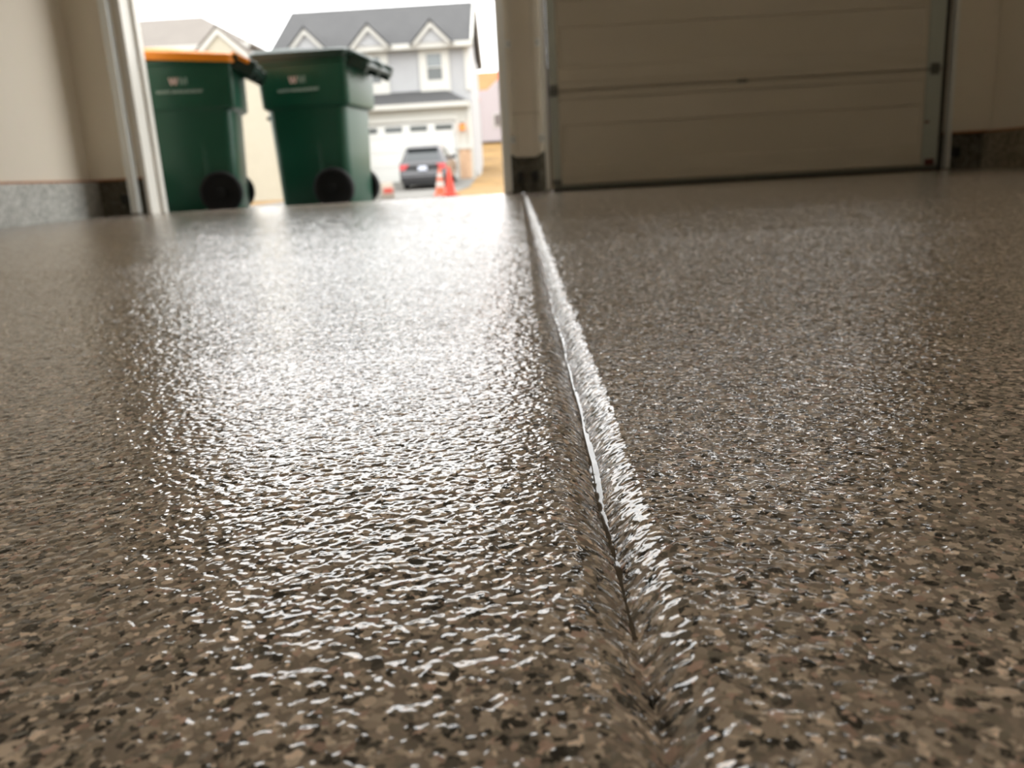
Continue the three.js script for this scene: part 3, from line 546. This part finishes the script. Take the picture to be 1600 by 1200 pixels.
// ---------------------------------------------------------------- the parked car
{
  const zr = -33.0, c = thing('parked_car', 'dark grey SUV parked facing the white garage door opposite', 'car', [-3.62, groundY(-34.2) - 0.0, -34.4]);
  c.rotation.set(0.055, -0.02, 0);
  const paint = std(0x3b3b3e, 0.3, { metalness: 0.3, clearcoat: 0.7, clearcoatRoughness: 0.1 }), trimDark = std(0x1b1b1d, 0.6), cgl = std(0x2e3436, 0.08, { ior: 1.6 });
  // side outline (z forward is -, written along +s from the rear) pushed across the width
  const out = [[0.05, 0.32], [0.0, 0.45], [-0.02, 0.62], [0.03, 0.75], [0.06, 0.98], [0.14, 1.08], [3.2, 1.04], [4.25, 0.92], [4.5, 0.8], [4.58, 0.55], [4.52, 0.3], [4.12, 0.28]];
  const arch = (cx) => { const a = []; for (let k = 0; k <= 10; k++) { const t = k / 10 * Math.PI; a.push([cx + 0.38 * Math.cos(t), 0.3 + 0.38 * Math.sin(t)]); } return a; };
  const pts = [...out, ...arch(3.72), ...arch(0.92), [0.5, 0.3]];
  const body = prism(pts.map(([s, y]) => [s, y]), -0.91, 0.91, 0.07); body.rotateY(Math.PI / 2); body.translate(0, 0, 1.4);
  part('body', body, paint, c);
  const Zs = (s) => 1.4 - s;
  const cabin = loft([
    { y: 0.98, x0: -0.84, x1: 0.84, z0: Zs(3.25), z1: Zs(0.1), r: 0.12 }, { y: 1.1, x0: -0.83, x1: 0.83, z0: Zs(3.15), z1: Zs(0.14), r: 0.14 },
    { y: 1.5, x0: -0.7, x1: 0.7, z0: Zs(2.4), z1: Zs(0.42), r: 0.16 }, { y: 1.6, x0: -0.64, x1: 0.64, z0: Zs(2.15), z1: Zs(0.5), r: 0.18 }, { y: 1.645, x0: -0.5, x1: 0.5, z0: Zs(1.95), z1: Zs(0.7), r: 0.2 },
  ]); part('cabin', cabin, paint, c);
  part('rear_window', quad([-0.66, 1.12, Zs(0.14)], [0.66, 1.12, Zs(0.14)], [0.57, 1.5, Zs(0.41)], [-0.57, 1.5, Zs(0.41)], 0.02), cgl, c);
  part('rear_spoiler', rbx(-0.62, 0.62, 1.53, 1.58, Zs(0.5), Zs(0.28), 0.02), paint, c);
  for (const s of [-1, 1]) for (const [a, b] of [[0.5, 1.3], [1.38, 2.3]]) {
    const p0 = [s * 0.838, 1.1, Zs(a)], p1 = [s * 0.838, 1.1, Zs(b + (a > 1 ? 0.5 : 0))], p2 = [s * 0.715, 1.48, Zs(b)], p3 = [s * 0.715, 1.48, Zs(a + (a < 1 ? 0.12 : 0))];
    part('side_window', s > 0 ? quad(p0, p1, p2, p3, 0.02) : quad(p3, p2, p1, p0, 0.02), cgl, c);
  }
  part('bumper', rbx(-0.88, 0.88, 0.36, 0.6, Zs(0.12), Zs(-0.09), 0.06, 4), paint, c);
  part('bumper_valance', rbx(-0.8, 0.8, 0.2, 0.37, Zs(0.2), Zs(-0.05), 0.04), trimDark, c);
  part('hatch_trim', rbx(-0.62, 0.62, 0.78, 0.9, Zs(0.2), Zs(0.0), 0.02), trimDark, c);
  part('license_plate', rbx(-0.17, 0.17, 0.74, 0.9, Zs(0.1), Zs(-0.03), 0.01), std(0xccd2e2, 0.4), c);
  const lampMat = std(0xb02a2c, 0.2);
  for (const s of [-1, 1]) part('tail_light', loft([{ y: 0.78, x0: s > 0 ? 0.68 : -0.9, x1: s > 0 ? 0.9 : -0.68, z0: Zs(0.35), z1: Zs(-0.005), r: 0.05 }, { y: 0.98, x0: s > 0 ? 0.5 : -0.88, x1: s > 0 ? 0.88 : -0.5, z0: Zs(0.35), z1: Zs(0.045), r: 0.05 }]), lampMat, c);
  for (const s of [-1, 1]) { const m = part('door_mirror', rbx(s * 0.98 - 0.11, s * 0.98 + 0.11, 1.05, 1.2, Zs(2.75), Zs(2.62), 0.04, 3), paint, c); part('mirror_arm', rbx(s * 0.87 - 0.05, s * 0.87 + 0.05, 1.05, 1.09, Zs(2.72), Zs(2.66), 0.01), trimDark, m); }
  for (const s of [-1, 1]) for (const cz of [0.92, 3.72]) {
    const g = new THREE.LatheGeometry([[0.02, -0.1], [0.2, -0.09], [0.22, -0.11], [0.3, -0.11], [0.34, -0.07], [0.345, 0], [0.34, 0.07], [0.3, 0.11], [0.22, 0.11], [0.2, 0.09], [0.02, 0.1]].map((p) => new THREE.Vector2(...p)), 28);
    g.rotateZ(Math.PI / 2); g.translate(s * 0.8, 0.345, Zs(cz)); const w = part('wheel', g, tyre, c);
    const rim = cyl(0.19, 0.19, 0.02, 20); rim.rotateZ(Math.PI / 2); rim.translate(s * 0.905, 0.345, Zs(cz)); part('rim', rim, steelMat, w);
  }
}

// ---------------------------------------------------------------- small things by the street
function cone(label, pos, turn, orange, collar, lean = 0) {
  const t = thing('traffic_cone', label, 'traffic cone', pos, turn, 'orange cones on the driveway opposite');
  part('base', rbx(-0.19, 0.19, 0, 0.035, -0.19, 0.19, 0.012, 3), orange, t);
  const r = (y) => 0.135 - (0.135 - 0.03) * (y - 0.035) / 0.665;
  part('shaft', new THREE.LatheGeometry([[0.15, 0.03], [0.14, 0.045], [r(0.1), 0.1], [r(0.68), 0.68], [0.026, 0.7], [0.016, 0.702], [0.016, 0.66]].map((p) => new THREE.Vector2(...p)), 24), orange, t);
  for (const [a, b] of collar) part('reflective_collar', new THREE.LatheGeometry([[r(a) + 0.001, a], [r(a) + 0.004, a + 0.004], [r(b) + 0.004, b - 0.004], [r(b) + 0.001, b]].map((p) => new THREE.Vector2(...p)), 24), std(0xb0a49c, 0.5), t);
  t.rotation.z = lean; return t;
}
const conered = std(0xb02a0c, 0.5), conePale = std(0xb4502c, 0.5);
const yc = groundY(-21.5);
cone('plain red-orange traffic cone, the right one of the pair before the car', [-1.72, yc, -21.4], 0.3, conered, [], 0);
cone('pale orange traffic cone with two whitish bands, the left one before the car', [-2.02, yc, -21.9], 0.1, conePale, [[0.22, 0.36], [0.46, 0.56]], -0.04);
{
  const b = thing('plastic_bucket', 'white plastic bucket on the far driveway just right of the green bin', 'bucket', [-3.7, yc, -21.6]);
  part('pail', new THREE.LatheGeometry([[0.001, 0.004], [0.15, 0.004], [0.16, 0.012], [0.18, 0.44], [0.19, 0.445], [0.19, 0.46], [0.172, 0.46], [0.15, 0.02], [0.001, 0.02]].map((p) => new THREE.Vector2(...p)), 28), std(0xa8a7a0, 0.45), b);
  part('bail_handle', tube([[-0.188, 0.42, 0], [-0.15, 0.3, 0.14], [0, 0.25, 0.2], [0.15, 0.3, 0.14], [0.188, 0.42, 0]], 0.006, 20, 6), steelMat, b);
  const k = thing('paper_sack', 'small beige sack with a red print beside the white bucket', 'sack', [-3.33, yc, -21.6], 0.2);
  part('sack', loft([{ y: 0, x0: -0.15, x1: 0.15, z0: -0.09, z1: 0.09, r: 0.04 }, { y: 0.04, x0: -0.175, x1: 0.175, z0: -0.12, z1: 0.12, r: 0.07 }, { y: 0.26, x0: -0.17, x1: 0.17, z0: -0.11, z1: 0.11, r: 0.07 }, { y: 0.37, x0: -0.15, x1: 0.15, z0: -0.05, z1: 0.05, r: 0.04 }, { y: 0.41, x0: -0.15, x1: 0.15, z0: -0.012, z1: 0.012, r: 0.01 }]), std(0x93887b, 0.8), k);
  part('red_print', rbx(-0.1, 0.14, 0.14, 0.27, 0.1, 0.124, 0.01), std(0xa84438, 0.7), k);
}

renderer.render(scene, camera);
